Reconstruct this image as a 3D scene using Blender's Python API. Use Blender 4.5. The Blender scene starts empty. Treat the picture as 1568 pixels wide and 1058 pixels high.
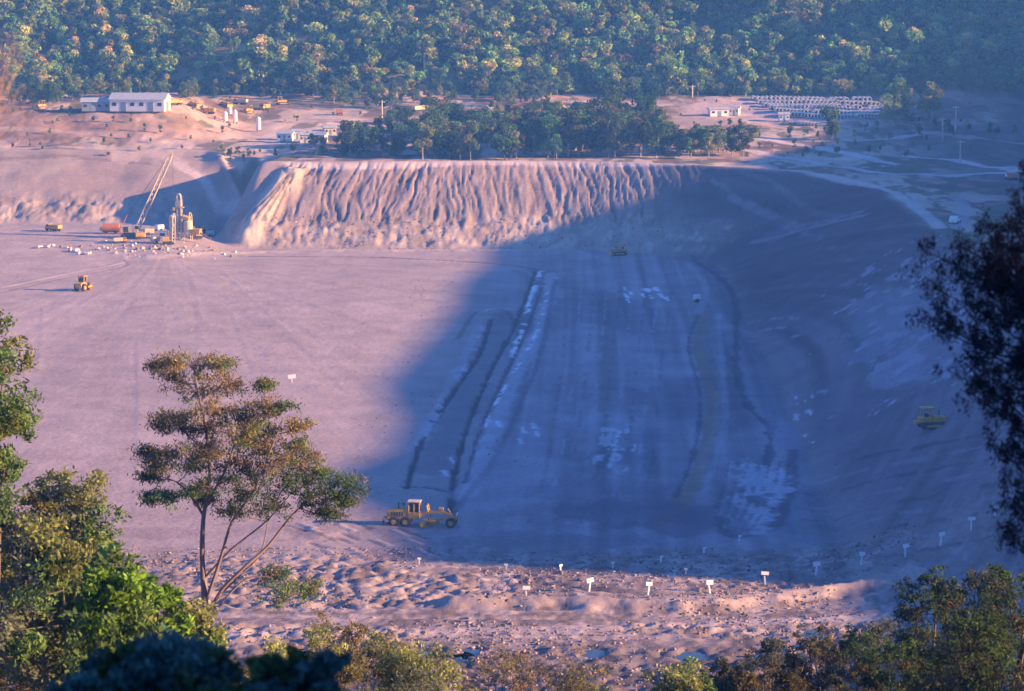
import bpy, bmesh, math, random
import numpy as np
from mathutils import Vector, Matrix
random.seed(7); RNG=np.random.default_rng(11)
scene=bpy.context.scene
CAMZ=74.0; F=4000.0; TH=math.atan(589/4000.0)
EL=math.radians(14.5); AZ=math.radians(-10)
S=np.array([math.cos(EL)*math.cos(AZ),math.cos(EL)*math.sin(AZ),math.sin(EL)])
KX=S[2]/S[0]; KY=-S[1]/S[0]
# ---------------- noise
_T=np.random.default_rng(3).random((256,256))
def vn(x,y):
    xi=np.floor(x).astype(int); yi=np.floor(y).astype(int)
    fx=x-xi; fy=y-yi; fx=fx*fx*(3-2*fx); fy=fy*fy*(3-2*fy)
    a=_T[xi&255,yi&255]; b=_T[(xi+1)&255,yi&255]; c=_T[xi&255,(yi+1)&255]; d=_T[(xi+1)&255,(yi+1)&255]
    return (a*(1-fx)+b*fx)*(1-fy)+(c*(1-fx)+d*fx)*fy
def fbm(x,y,o=4):
    s=0;a=1;t=0
    for i in range(o):
        s=s+a*vn(x*(2**i)+17.3*i,y*(2**i)+9.1*i); t+=a; a*=.5
    return s/t-0.5
def ss(a,b,x):
    t=np.clip((x-a)/(b-a),0,1); return t*t*(3-2*t)
# ---------------- unseen east ridge, heights derived from the shadow edge it must cast
tab=[(262,None,30,0),(275,None,40,0),(288,None,48,2),(303,None,49,3),(319,None,-14,0),(332,None,-16,0),(344,None,-18,0),(372,None,-28,0),(390,None,-21,0),(420,None,-20,0),
     (455,None,-24,0),(502,None,-19,0),(560,None,-14,0),(604,None,-12.7,0),(643,None,-7,0),(685,None,22,8),(708,None,60,20),(760,None,92,22),(800,None,96,24),
     (870,None,127,27),(905,None,120,38),(960,None,140,62),(1100,None,160,100)]
ry=[-400,-100,14,30,52,112,160,215]; rh=[150,158,158,150,126,108,92,74]  # near rows raised so the unseen ridge shades the closest plants
ry=[y-300*KY for y in ry]
for t in tab:
    ry.append(t[0]-(300-t[2])*KY); rh.append(t[3]+(300-t[2])*KX)
o=np.argsort(ry); ry=np.array(ry)[o]; rh=np.array(rh)[o]
def slope_d(x,y):
    toe=706+(675-706)*ss(-88,-68,x)
    d1=y-toe; d2=x-(34+0.027*y); R=50
    q1=np.maximum(d1+R,0); q2=np.maximum(d2+R,0)
    return np.hypot(q1,q2)-R
def H(x,y):
    d=slope_d(x,y)
    t=np.clip(d/37,0,1); z=20*(0.9*t+0.1*t*t*(3-2*t))
    z=z*(.12+.88*ss(300,330,y+(x-50)*KY*ss(30,60,x)*(1-ss(150,160,x))))
    z=z+3.5*ss(610,695,y)*ss(-66,-92,x)*(1-t)
    z=z-12*np.exp(-((x+79-(y-715)*.22)/8.5)**4-((y-716)/15)**2)
    yy=np.maximum(y-725,0); z=z+np.minimum(yy,175)*0.05
    hb=897+10*np.sin(x*0.03)
    hy=np.maximum(y-hb,0)
    z=z+np.minimum(0.62*hy*hy/(hy+12),170)*(1+0.25*np.sin(x*0.021+1)*ss(0,80,hy))
    z=z+6.5*ss(752,792,y)*ss(-78,-112,x)*(1-ss(835,880,y))
    t=np.maximum((x-150)/150,0)
    hr=np.interp(y-(300-x)*KY,ry,rh)
    rz=20+np.where(t<1,t**1.4*(hr-20),(hr-20)-(t-1)*25)
    z=np.maximum(z,np.where(t>0,rz,-50))
    zn=72.3-0.285*y
    zn=np.where(y<0,72.3-0.02*y,zn)
    k=3.0; h=np.clip(0.5+0.5*(zn-z)/k,0,1)
    z=z*(1-h)+zn*h+k*h*(1-h)*0.25
    return z
def ray(u,v):
    a=(u-784)/F; b=-(v-529)/F
    return np.array([a, math.cos(TH)+b*math.sin(TH), -math.sin(TH)+b*math.cos(TH)])
_t=np.arange(235,1250,0.5)
def gp(u,v,t0=235):
    """world position of a surveyed ground point (bearing u,v met with the terrain)"""
    d=ray(u,v); tt=_t[_t>=t0]; X=d[0]*tt; Y=d[1]*tt; Z=CAMZ+d[2]*tt
    g=Z-H(X,Y); i=np.argmax(g<0)
    if g[i]>=0: i=len(tt)-1
    j=max(i-1,0); w=g[j]/(g[j]-g[i]+1e-9) if g[j]>0 else 0
    t=tt[j]+w*0.5
    return float(d[0]*t),float(d[1]*t)
# ---------------- materials
def nmat(name):
    m=bpy.data.materials.new(name); m.use_nodes=True; nt=m.node_tree
    b=nt.nodes['Principled BSDF']; return m,nt,b
def pmat(name,col,rough=0.6,metal=0,var=0.25,scale=3,dirt=(0.18,0.13,0.10),dirtamt=0.3):
    m,nt,b=nmat(name)
    tc=nt.nodes.new('ShaderNodeTexCoord'); n=nt.nodes.new('ShaderNodeTexNoise'); n.inputs['Scale'].default_value=scale; n.inputs['Detail'].default_value=6
    nt.links.new(tc.outputs['Object'],n.inputs['Vector'])
    r=nt.nodes.new('ShaderNodeValToRGB'); r.color_ramp.elements[0].position=.35; r.color_ramp.elements[1].position=.7
    c=np.array(col); d=c*(1-dirtamt)+np.array(dirt)*dirtamt
    r.color_ramp.elements[0].color=(*(d*(1-var)),1); r.color_ramp.elements[1].color=(*c,1)
    nt.links.new(n.outputs['Fac'],r.inputs['Fac']); nt.links.new(r.outputs['Color'],b.inputs['Base Color'])
    b.inputs['Roughness'].default_value=rough; b.inputs['Metallic'].default_value=metal
    return m
M={}
M['yellow']=pmat('yellow_paint',(0.80,0.45,0.06),.5,scale=2)
M['cream']=pmat('cream_paint',(0.78,0.65,0.46),.6)
M['orange']=pmat('orange_paint',(0.72,0.24,0.06),.5)
M['white']=pmat('white_paint',(0.85,0.85,0.83),.5,dirtamt=.1,var=.05)
M['concrete']=pmat('pale_concrete',(0.75,0.73,0.70),.8,dirtamt=.1,var=.08)
M['bluegrey']=pmat('blue_grey_steel',(0.25,0.34,0.42),.5)
M['roofw']=pmat('corrugated_roof',(0.62,0.64,0.66),.4)
M['dark']=pmat('dark_steel',(0.04,0.04,0.045),.5,dirtamt=.2)
M['rubber']=pmat('tyre_rubber',(0.03,0.028,0.028),.9,dirtamt=.5)
M['rust']=pmat('rusty_steel',(0.22,0.10,0.06),.8)
M['wood']=pmat('weathered_wood',(0.30,0.22,0.16),.8)
def glassmat():
    m,nt,b=nmat('tinted_glass'); b.inputs['Base Color'].default_value=(.03,.04,.05,1); b.inputs['Roughness'].default_value=.1; return m
M['glass']=glassmat()
def attrmat(name,trans=0.3,rough=.9,ground=False,rnd=True):
    m,nt,b=nmat(name); N=nt.nodes; L=nt.links
    at=N.new('ShaderNodeAttribute'); at.attribute_name='Col'
    if ground:
        geo=N.new('ShaderNodeNewGeometry')
        n1=N.new('ShaderNodeTexNoise'); n1.inputs['Scale'].default_value=1.3; n1.inputs['Detail'].default_value=8; n1.inputs['Roughness'].default_value=.7
        n2=N.new('ShaderNodeTexNoise'); n2.inputs['Scale'].default_value=.12; n2.inputs['Detail'].default_value=6
        L.new(geo.outputs['Position'],n1.inputs['Vector']); L.new(geo.outputs['Position'],n2.inputs['Vector'])
        mr=N.new('ShaderNodeMapRange'); mr.inputs['From Min'].default_value=.25; mr.inputs['From Max'].default_value=.75; mr.inputs['To Min'].default_value=.74; mr.inputs['To Max'].default_value=1.26
        L.new(n1.outputs['Fac'],mr.inputs['Value'])
        mr2=N.new('ShaderNodeMapRange'); mr2.inputs['From Min'].default_value=.3; mr2.inputs['From Max'].default_value=.7; mr2.inputs['To Min'].default_value=.86; mr2.inputs['To Max'].default_value=1.14
        L.new(n2.outputs['Fac'],mr2.inputs['Value'])
        mm=N.new('ShaderNodeMath'); mm.operation='MULTIPLY'; L.new(mr.outputs[0],mm.inputs[0]); L.new(mr2.outputs[0],mm.inputs[1])
        vm=N.new('ShaderNodeVectorMath'); vm.operation='SCALE'; L.new(at.outputs['Color'],vm.inputs[0]); L.new(mm.outputs[0],vm.inputs['Scale'])
        L.new(vm.outputs[0],b.inputs['Base Color'])
        bp=N.new('ShaderNodeBump'); bp.inputs['Strength'].default_value=.8; bp.inputs['Distance'].default_value=.16
        L.new(n1.outputs['Fac'],bp.inputs['Height']); L.new(bp.outputs[0],b.inputs['Normal'])
        b.inputs['Roughness'].default_value=.95; b.inputs['Specular IOR Level'].default_value=.15
        return m
    oi=N.new('ShaderNodeObjectInfo')
    hs=N.new('ShaderNodeHueSaturation'); L.new(at.outputs['Color'],hs.inputs['Color'])
    a=N.new('ShaderNodeMapRange'); a.inputs['To Min'].default_value=.55 if rnd else 1; a.inputs['To Max'].default_value=1.55 if rnd else 1; L.new(oi.outputs['Random'],a.inputs['Value']); L.new(a.outputs[0],hs.inputs['Value'])
    m2=N.new('ShaderNodeMath'); m2.operation='MULTIPLY'; m2.inputs[1].default_value=7.31; L.new(oi.outputs['Random'],m2.inputs[0])
    m3=N.new('ShaderNodeMath'); m3.operation='FRACT'; L.new(m2.outputs[0],m3.inputs[0])
    a2=N.new('ShaderNodeMapRange'); a2.inputs['To Min'].default_value=.465; a2.inputs['To Max'].default_value=.535; L.new(m3.outputs[0],a2.inputs['Value'])
    if rnd: L.new(a2.outputs[0],hs.inputs['Hue'])
    df=N.new('ShaderNodeBsdfDiffuse'); tr=N.new('ShaderNodeBsdfTranslucent'); mx=N.new('ShaderNodeMixShader'); mx.inputs[0].default_value=trans
    L.new(hs.outputs[0],df.inputs[0]); L.new(hs.outputs[0],tr.inputs[0]); L.new(df.outputs[0],mx.inputs[1]); L.new(tr.outputs[0],mx.inputs[2])
    L.new(mx.outputs[0],N['Material Output'].inputs['Surface']); return m
M['leaf']=attrmat('foliage'); M['leafn']=attrmat('near_foliage',rnd=False,trans=.35); M['bark']=attrmat('bark',trans=0.0,rnd=False); M['ground']=attrmat('earth',ground=True); M['clod']=attrmat('clod_earth',trans=0)
# ---------------- mesh accumulator
class MB:
    def __init__(s): s.v=[];s.f=[];s.m=[];s.c=[];s.n=0
    def add(s,V,Fc,mi,col):
        V=np.asarray(V,float); Fc=np.asarray(Fc,int)
        s.v.append(V); s.f.append(Fc+s.n); s.m.append(np.full(len(Fc),mi)); 
        col=np.asarray(col,float); s.c.append(np.broadcast_to(col,(len(V),3)) if col.ndim==1 else col); s.n+=len(V)
    def leaves(s,C,L,W,col,up=0.0,mi=1,var=.3):
        n=len(C)
        if n==0: return
        a=RNG.normal(size=(n,3)); a[:,2]+=up; a/=np.linalg.norm(a,axis=1)[:,None]
        b=np.cross(a,RNG.normal(size=(n,3))); b/=np.linalg.norm(b,axis=1)[:,None]
        k=RNG.uniform(.6,1.3,(n,1)); a=a*L*k; b=b*W*k
        V=np.stack([C-a,C+b,C+a,C-b],1).reshape(-1,3)
        Fc=np.arange(n*4).reshape(-1,4)
        cc=np.asarray(col,float); 
        if cc.ndim==1: cc=np.broadcast_to(cc,(n,3))
        cc=cc*RNG.uniform(1-var,1+var,(n,1)); s.add(V,Fc,mi,np.repeat(cc,4,0))
    def tube(s,P,R,col,k=6,mi=0):
        P=np.asarray(P,float); n=len(P); V=[]
        for i in range(n):
            d=P[min(i+1,n-1)]-P[max(i-1,0)]; d=d/(np.linalg.norm(d)+1e-9)
            a=np.cross(d,[0.3,0.9,0.1]); a/=np.linalg.norm(a)+1e-9; b=np.cross(d,a)
            for j in range(k):
                t=2*math.pi*j/k; V.append(P[i]+R[i]*(a*math.cos(t)+b*math.sin(t)))
        Fc=[[i*k+j,i*k+(j+1)%k,(i+1)*k+(j+1)%k,(i+1)*k+j] for i in range(n-1) for j in range(k)]
        s.add(V,Fc,mi,col)
    def build(s,name,mats,link=True,smooth=False):
        V=np.concatenate(s.v); Fc=np.concatenate(s.f); mi=np.concatenate(s.m); C=np.concatenate(s.c)
        me=bpy.data.meshes.new(name); me.vertices.add(len(V)); me.vertices.foreach_set('co',V.ravel())
        me.loops.add(len(Fc)*4); me.loops.foreach_set('vertex_index',Fc.ravel().astype(np.int32))
        me.polygons.add(len(Fc)); me.polygons.foreach_set('loop_start',np.arange(0,len(Fc)*4,4,dtype=np.int32))
        for m in mats: me.materials.append(m)
        me.polygons.foreach_set('material_index',mi.astype(np.int32))
        ca=me.color_attributes.new('Col','FLOAT_COLOR','POINT'); ca.data.foreach_set('color',np.concatenate([C,np.ones((len(C),1))],1).ravel())
        me.update(calc_edges=True)
        if smooth: me.polygons.foreach_set('use_smooth',np.ones(len(Fc),bool))
        ob=bpy.data.objects.new(name,me)
        if link: scene.collection.objects.link(ob)
        return ob
# ---------------- terrain sheet
xs=np.concatenate([np.linspace(-1800,-240,40)[:-1],np.arange(-240,-152,4.0),np.arange(-152,152,0.42),np.arange(152,330,4.0),np.linspace(330,1800,36)])
ys=np.concatenate([np.linspace(-600,-20,20)[:-1],np.arange(-20,240,3.0),np.arange(240,420,0.45),np.arange(420,780,0.9),np.arange(780,900,1.5),np.arange(900,960,3.0),np.arange(960,1250,10.0),np.linspace(1250,3500,25)])
X,Y=np.meshgrid(xs,ys); X=X.ravel(); Y=Y.ravel()
Z=H(X,Y); D=slope_d(X,Y)
fl=(1-ss(-3,3,D))*ss(250,262,Y)
sl=ss(-2,4,D)*(1-ss(34,38,D))
pl=ss(36,40,D)*(1-ss(893,900,Y))
nearh=1-ss(245,262,Y)
hillm=ss(893,903,Y)
farface=sl*ss(640,668,Y)*(1-ss(50,100,X))
dz=np.zeros_like(Z)
dz+=fl*(0.10*fbm(X*.35,Y*.35)+0.6*fbm(X*.02,Y*.02,3)+.06*fbm(X*1.1,Y*.6,2))
warp=6*fbm(X*.06,Y*.06,3)
dia=np.where(X>-20,0.10,-0.14)
gx=X+warp*.8+(Y-700)*dia+(Y-700)*.5*fbm(X*.09,X*0+3,3)+1.3*fbm(X*.3,Y*.3,3)
def groove(f,ph,wd=.05): 
    n=fbm(gx*f+ph,Y*.03+ph,3); return np.clip(1-np.abs(n)/wd,0,1)
dm=farface*ss(9,15,D+6*fbm(X*.08,Y*.05,3))*ss(38,36,D)*ss(-66,-60,X)
gm=.4+.9*vn(X*.06,Y*.04+2)
dz-=dm*gm*(.30*groove(.17,0)+.34*groove(.36,5)+.30*groove(.8,9))
dz+=dm*(.30*fbm(X*.3,Y*.2,5)+.22*fbm(X*1.1,Y*.5,2))
rub=farface*(1-ss(10,18,D+6*fbm(X*.06,Y*.1,3)))
dz+=rub*(1.4*fbm(X*.13,Y*.18,5)+1.2*fbm(X*.5,Y*.4,4)+.4*fbm(X*1.4,Y*.9,2))
dz+=sl*(1-farface)*0.4*fbm(X*.25,Y*.2)
dz+=sl*ss(-88,-100,X)*(0.22*np.sin(D*.9+fbm(X*.02,Y*.02)*6)+1.2*fbm(X*.07,Y*.07,4))
fe=Y+10*fbm(X*.06,Y*.05,3)
fr=ss(250,262,Y)*(1-ss(316,332,fe))*(1-ss(0,6,D)*.5)
rough=.30+.8*ss(.0,.12,fbm(X*.035+3,Y*.10,3)+.05)
dz+=fr*rough*(0.38*fbm(X*.32,Y*.25,4)+0.65*fbm(X*.8,Y*.75,3)+0.55*fbm(X*1.9,Y*1.6,1)+0.3*fbm(X*.04,Y*.12,3))
dz+=fr*(1-ss(270,286,fe))*(.6*fbm(X*.5+7,Y*.5,4)+.6*fbm(X*1.3,Y*.9,2))
dz+=pl*(1.6*fbm(X*.07,Y*.07,5)*(1-ss(150,170,X))+ss(-60,-110,X)*3.0*fbm(X*.05,Y*.035,5))
rgt=pl*ss(118,135,X)*(1-ss(150,170,X)); dz+=rgt*6*np.clip(fbm(X*.05,Y*.035,5)+.1,0,1)
dz+=nearh*.8*fbm(X*.2,Y*.2)
def C(*a): return np.array(a)
col=np.zeros((len(X),3))+C(.45,.34,.315)
def blend(m,c):
    global col
    m=np.clip(m,0,1)[:,None]; col=col*(1-m)+np.asarray(c)*m
n1=fbm(X*.03,Y*.02,4); n2=fbm(X*.12,Y*.08,4)
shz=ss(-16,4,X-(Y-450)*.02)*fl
blend(shz*.8,C(.31,.255,.28));  # floor colour darkened and cooled where the ridge shadow falls, painted shade
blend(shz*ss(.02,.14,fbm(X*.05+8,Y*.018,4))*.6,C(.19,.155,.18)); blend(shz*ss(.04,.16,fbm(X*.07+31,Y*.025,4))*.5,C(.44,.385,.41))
blend(sl,C(.38,.28,.245)); blend(sl*ss(640,670,Y)*ss(.0,.25,n2)*.6,C(.46,.36,.30))
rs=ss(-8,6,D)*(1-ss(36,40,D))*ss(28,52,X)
blend(rs*.8,C(.18,.148,.17)); blend(rs*ss(450,620,Y)*.75,C(.085,.07,.085))  # right slope painted darker, most toward the back, shade put into the colour
blend(rub*.8,C(.42,.32,.27)); blend(rub*ss(.0,.12,fbm(X*.3,Y*.22,4))*.45,C(.26,.185,.155)); blend(rub*ss(.06,.14,fbm(X*.4+30,Y*.3,4))*.7,C(.56,.45,.375))
blend(farface*ss(35.5,36.8,D),C(.60,.47,.40))
blend(dm*np.clip(gm,0,1)*(groove(.17,0)*.5+groove(.36,5)*.5+groove(.8,9)*.35),C(.15,.105,.10))
blend(pl,C(.42,.27,.20)); blend(pl*ss(.02,.12,n1),C(.60,.43,.33)); blend(pl*ss(.02,.10,fbm(X*.06+40,Y*.04,5))*.85,C(.13,.13,.07)); blend(pl*ss(.06,.12,fbm(X*.10+70,Y*.07,5))*.8,C(.22,.13,.09))
blend(pl*ss(.04,.10,fbm(X*.16+11,Y*.05,4))*.7,C(.66,.50,.40)); blend(pl*ss(.05,.11,fbm(X*.2+90,Y*.06,4))*.7,C(.12,.10,.06))
blend(pl*ss(-60,-95,X)*.5*ss(-.1,.1,n2),C(.46,.28,.19))
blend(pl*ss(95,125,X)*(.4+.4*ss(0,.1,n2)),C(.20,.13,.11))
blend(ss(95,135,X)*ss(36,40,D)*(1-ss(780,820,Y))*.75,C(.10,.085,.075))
def clearf(x,y): return ((fbm(x*.035+9,y*.05,4)>.09)&(y<938)&(x<40))
hc=clearf(X,Y)
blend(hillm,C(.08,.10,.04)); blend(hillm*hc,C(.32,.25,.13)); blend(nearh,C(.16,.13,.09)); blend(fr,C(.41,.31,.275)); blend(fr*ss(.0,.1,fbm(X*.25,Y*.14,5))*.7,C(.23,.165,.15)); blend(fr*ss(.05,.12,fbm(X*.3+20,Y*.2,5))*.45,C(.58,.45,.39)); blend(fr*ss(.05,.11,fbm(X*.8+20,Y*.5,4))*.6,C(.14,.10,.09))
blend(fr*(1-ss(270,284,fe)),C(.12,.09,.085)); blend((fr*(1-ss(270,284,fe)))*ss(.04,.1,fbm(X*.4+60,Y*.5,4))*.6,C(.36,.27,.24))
blend(ss(150,170,X)*(1-hillm),C(.10,.10,.06))
blend(ss(-150,-240,X)*pl,C(.10,.11,.06))
q=X+.00035*(Y-480)**2*.12-(Y-400)*.03
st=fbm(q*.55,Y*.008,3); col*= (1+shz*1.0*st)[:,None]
fx,fy=gp(235,398); ang=np.arctan2(X-fx,fy-Y+20); rr=np.hypot(X-fx,Y-fy)
fan=fbm(ang*38,rr*.008,3)
col*=(1+fl*(1-shz)*.20*fan)[:,None]
dz+=fl*(1-shz)*.07*fbm(ang*60,rr*.012,2)
col*=(1+.25*n1+.15*n2)[:,None]
arc=np.hypot(X+30,(Y-470)*.55)
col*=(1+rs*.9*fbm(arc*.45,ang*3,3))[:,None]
def polydist(pts,pad):
    P=np.array(pts); mnx,mxx=P[:,0].min()-pad,P[:,0].max()+pad; mny,mxy=P[:,1].min()-pad,P[:,1].max()+pad
    idx=np.where((X>mnx)&(X<mxx)&(Y>mny)&(Y<mxy))[0]; x=X[idx];y=Y[idx]; best=np.full(len(idx),1e9)
    for i in range(len(P)-1):
        a=P[i];b=P[i+1];ab=b-a; L=ab@ab+1e-9; t=np.clip(((x-a[0])*ab[0]+(y-a[1])*ab[1])/L,0,1)
        best=np.minimum(best,np.hypot(x-a[0]-t*ab[0],y-a[1]-t*ab[1]))
    return idx,best
def smooth_path(pts):
    P=[np.array(p,float) for p in pts]
    if len(P)<3: return P
    P=[2*P[0]-P[1]]+P+[2*P[-1]-P[-2]]; out=[]
    for i in range(1,len(P)-2):
        for t in (0,.25,.5,.75):
            a,b,c,d=P[i-1],P[i],P[i+1],P[i+2]
            out.append(.5*((2*b)+(-a+c)*t+(2*a-5*b+4*c-d)*t*t+(-a+3*b-3*c+d)*t**3))
    out.append(P[-2]); return out
def stroke(uv,w,c,s=.8,rag=.5,h=0,brk=0):
    pts=smooth_path([gp(*p) for p in uv]); idx,d=polydist(pts,w*3+2)
    d=np.maximum(d+rag*w*.8*fbm(X[idx]*.35+3,Y[idx]*.15,2),0)
    nn=fbm(X[idx]*.5,Y[idx]*.3,3); m=1-ss(w*.35,w*.75,d*(1+rag*nn*2))
    if brk: m=m*ss(-.02-brk*.1+.1,.10,fbm(X[idx]*.45+5,Y[idx]*.22,3)+.1*(1-brk))
    m=m*s; col[idx]=col[idx]*(1-m[:,None])+np.array(c)*m[:,None]
    if h: dz[idx]+=h*(1-ss(0,w,d))
def blot(u,v,ru,rv,c,s=.7,jag=1.0,sx=.3,sy=.1):
    x0,y0=gp(u,v); rx=ru*y0/F; _,ya=gp(u,v-rv); _,yb=gp(u,v+rv); ryy=abs(ya-yb)/2
    idx=np.where((abs(X-x0)<rx*2)&(abs(Y-y0)<ryy*2))[0]
    r=np.hypot((X[idx]-x0)/rx,(Y[idx]-y0)/ryy)+jag*fbm(X[idx]*sx,Y[idx]*sy,4)
    m=(1-ss(.75,1.0,r))*s; col[idx]=col[idx]*(1-m[:,None])+np.array(c)*m[:,None]
PALE=(.85,.82,.85); DK=(.08,.06,.075); PK=(.62,.47,.42); BR=(.32,.20,.13)
stroke([(270,251),(450,250),(800,248),(1050,251),(1200,259),(1340,284),(1400,315),(1440,350)],2.6,(.66,.51,.46),.95,.2)
stroke([(0,228),(120,226),(240,236),(280,250)],3,PK,.7,.4)
stroke([(0,200),(120,205),(200,212),(300,225)],3,PK,.6,.5)
stroke([(0,243),(120,240),(230,252)],1.2,(.2,.14,.12),.6,.5)
stroke([(1130,228),(1200,240),(1330,262),(1450,268),(1560,262)],3.5,(.62,.52,.52),.9,.3)
stroke([(1150,210),(1230,222),(1300,236),(1370,250)],4,(.66,.56,.56),.9,.2)
stroke([(1390,238),(1460,246),(1560,262)],4,(.64,.52,.50),.9,.2)
stroke([(1120,214),(1200,212),(1290,216),(1420,206)],4,(.58,.48,.48),.85)
stroke([(1400,200),(1450,212),(1560,220)],3,(.46,.33,.28),.8)
stroke([(1460,300),(1480,320),(1470,350)],2,(.45,.37,.38),.7)
stroke([(1130,260),(1200,290),(1300,330)],1.5,(.25,.2,.22),.5)
stroke([(1120,300),(1180,330),(1230,345),(1320,325)],2,(.26,.22,.26),.7,.6); stroke([(1150,370),(1230,352),(1330,328)],1.5,(.32,.27,.31),.7,.6)
stroke([(1090,275),(1160,320),(1240,360),(1330,420)],1.2,(.28,.24,.27),.5,.8,0,.3)
stroke([(230,393),(400,386),(600,384),(790,384),(880,366)],3.5,(.54,.42,.36),.8,.8,.3)
stroke([(380,392),(560,393),(700,400),(790,407),(828,414)],1.0,DK,.7,.3,-.2)
stroke([(190,392),(185,402),(100,420),(0,441)],1.2,(.62,.47,.44),.6,.3,.1)
stroke([(190,398),(187,408),(100,426),(0,448)],.8,(.28,.2,.2),.6,.3,-.1)
stroke([(0,355),(90,350),(160,375),(190,392)],5,(.52,.39,.35),.6,.5)
stroke([(330,392),(600,398),(720,404),(800,415),(826,430)],.9,(.5,.39,.38),.6,.3,.1)
for (a,b,c_,d_) in [(330,410,520,600),(285,415,300,520),(205,520,195,800),(350,480,420,700),(60,470,40,600)]:
    stroke([(a,b),((a+c_)/2+4,(b+d_)/2),(c_,d_)],.5,(.33,.24,.24),.28,.9,-.02,.3)
    stroke([(a+7,b),((a+c_)/2+14,(b+d_)/2),(c_+12,d_)],.5,(.54,.42,.40),.25,.9,.02,.3)
# centre strips
stroke([(845,420),(838,470),(812,530),(785,590),(750,670),(715,760)],2.4,(.52,.46,.50),.75,.6,.35)
stroke([(775,480),(735,560),(700,630),(665,720)],5.0,(.22,.175,.20),.6,.6)
stroke([(735,500),(700,570),(665,630),(635,690)],1.5,(.48,.42,.45),.55,.7,.25)
stroke([(828,415),(812,455),(800,505),(785,545)],1.1,PALE,.95,.7,0,.2)
stroke([(838,450),(826,500),(800,550),(775,590),(752,630),(735,665)],.65,PALE,.95,.7,0,.5)
stroke([(820,415),(790,495),(755,560),(720,640),(695,730),(690,790)],.8,DK,.9,.6,-.4)
stroke([(830,440),(800,520),(765,590),(735,660),(712,740)],.6,DK,.7,.6,-.25)
stroke([(752,488),(735,540),(700,590),(668,640),(640,690),(622,745)],.85,DK,.9,.6,-.4)
stroke([(618,742),(660,745),(692,752)],.9,DK,.85,.6,-.3)
stroke([(728,482),(745,474),(775,473)],1.0,PALE,.8,.8,0,.4)
stroke([(742,500),(712,560),(680,610),(640,690)],.8,(.6,.53,.58),.8,.8,.1,.5)
stroke([(690,790),(760,700),(800,610),(828,540),(850,430)],.9,(.16,.12,.145),.6,.5)
stroke([(790,495),(770,475),(730,478),(700,520)],.9,DK,.5,.5)
# right tracks
stroke([(1078,480),(1066,530),(1088,600),(1082,680),(1050,760),(1000,800)],2.2,BR,.7,.9)
stroke([(1095,480),(1100,560),(1100,640),(1075,720)],1.2,(.40,.30,.26),.5,.8)
stroke([(1070,480),(1054,530),(1072,600),(1066,680),(1036,760)],.6,DK,.6,.8,-.1)
stroke([(1060,390),(1110,430),(1128,470),(1128,560),(1145,620),(1180,660),(1165,740)],1.2,(.10,.075,.10),.75,.9,-.25)
stroke([(1050,400),(1080,440),(1068,480)],1.5,(.44,.36,.39),.6)
stroke([(1100,480),(1106,560),(1110,650),(1080,750)],1.0,(.44,.39,.44),.5)
stroke([(1215,690),(1210,740),(1190,800),(1120,820),(1100,790)],1.4,DK,.6,.8)
for k in range(9):
    u0=870+k*20; stroke([(u0,440),(u0-10-k,560),(u0-30,700),(u0-60,800)],.5,(.48,.42,.48) if k%2 else (.14,.105,.14),.5,.8,0,.3)
for (a,b) in [(935,650),(948,660),(962,650),(972,668),(925,655)]:
    stroke([(a,b),(a-5,b+30),(a-16,b+55)],.6,PALE,.45,.9,0,.4)
for (a,b) in [(955,440),(957,450),(963,446),(990,442),(1003,440),(1010,450),(995,452),(1020,455),(960,458),(983,450)]:
    stroke([(a,b),(a+4,b+6)],.8,PALE,.85,.9)
for v in (490,505,518): stroke([(1140,v+4),(1180,v-2),(1222,v-3)],.9,(.46,.42,.47),.6,.6,0,.3)
for (a,b) in [(800,655),(815,648),(795,672),(820,660),(690,700),(680,720),(745,640),(762,648)]: stroke([(a,b),(a+4,b+8)],.6,PALE,.6,.8)
for k in range(9):
    v=404+k*22; stroke([(1305+abs(k-3)*10,v+8),(1360,v),(1420,v-4),(1490,v-8)],2.6,(.42,.39,.45),.75,1.6,0,.1)
blot(1410,490,80,95,(.32,.29,.34),.55,1.6,.12,.05); blot(1370,570,45,26,(.40,.36,.41),.6,1.6)
blot(1165,735,42,34,(.58,.52,.56),.75,1.5,.5,.3); blot(1140,785,45,28,(.58,.52,.56),.7,1.5,.5,.3); blot(1200,660,25,30,(.34,.29,.36),.5,1.4,.5,.2)
for k in range(7): stroke([(1115+k*16,705),(1105+k*15,760),(1090+k*12,810)],.4,DK,.5,.8,-.1,.3)
for k in range(10): a=random.uniform(1215,1255); b=random.uniform(600,680); stroke([(a,b),(a+5,b+3)],.4,PALE,.6,.9)
blot(780,720,90,60,(.44,.38,.42),.35,1.4); blot(1010,790,150,30,(.15,.115,.145),.6,1.5); blot(950,760,120,40,(.18,.14,.175),.4,1.5); blot(860,830,200,20,(.20,.15,.17),.5,1.6,.4,.2)
blot(1180,360,40,14,(.26,.22,.27),.4,1.5); blot(1200,340,120,10,(.10,.08,.10),.5,1.5)
blot(150,815,170,12,(.30,.21,.21),.5,.8)
blot(640,850,200,14,(.30,.22,.22),.4,1.2)
for k in range(30):
    v=842+k*4.2; stroke([(300,v+8),(700,v+14+random.uniform(-5,5)),(1050,v+12),(1350,v-14)],random.uniform(.3,.8),random.choice([(.56,.43,.38),(.18,.13,.12),(.30,.22,.20)]),.6,.9,random.uniform(-.15,.2),.5)
stroke([(300,972),(600,968),(900,962),(1200,950),(1500,930)],2.6,(.54,.41,.36),.85,.3)
stroke([(700,925),(850,925),(1000,930),(1150,922),(1270,908),(1390,884)],3.4,(.50,.37,.31),.8,.8,1.1)
stroke([(820,890),(950,905),(1080,905),(1200,895)],1.2,DK,.5,.9,-.3)
stroke([(480,815),(540,800),(600,812),(650,835)],4,(.26,.19,.175),.55,1.4,.15)
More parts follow.
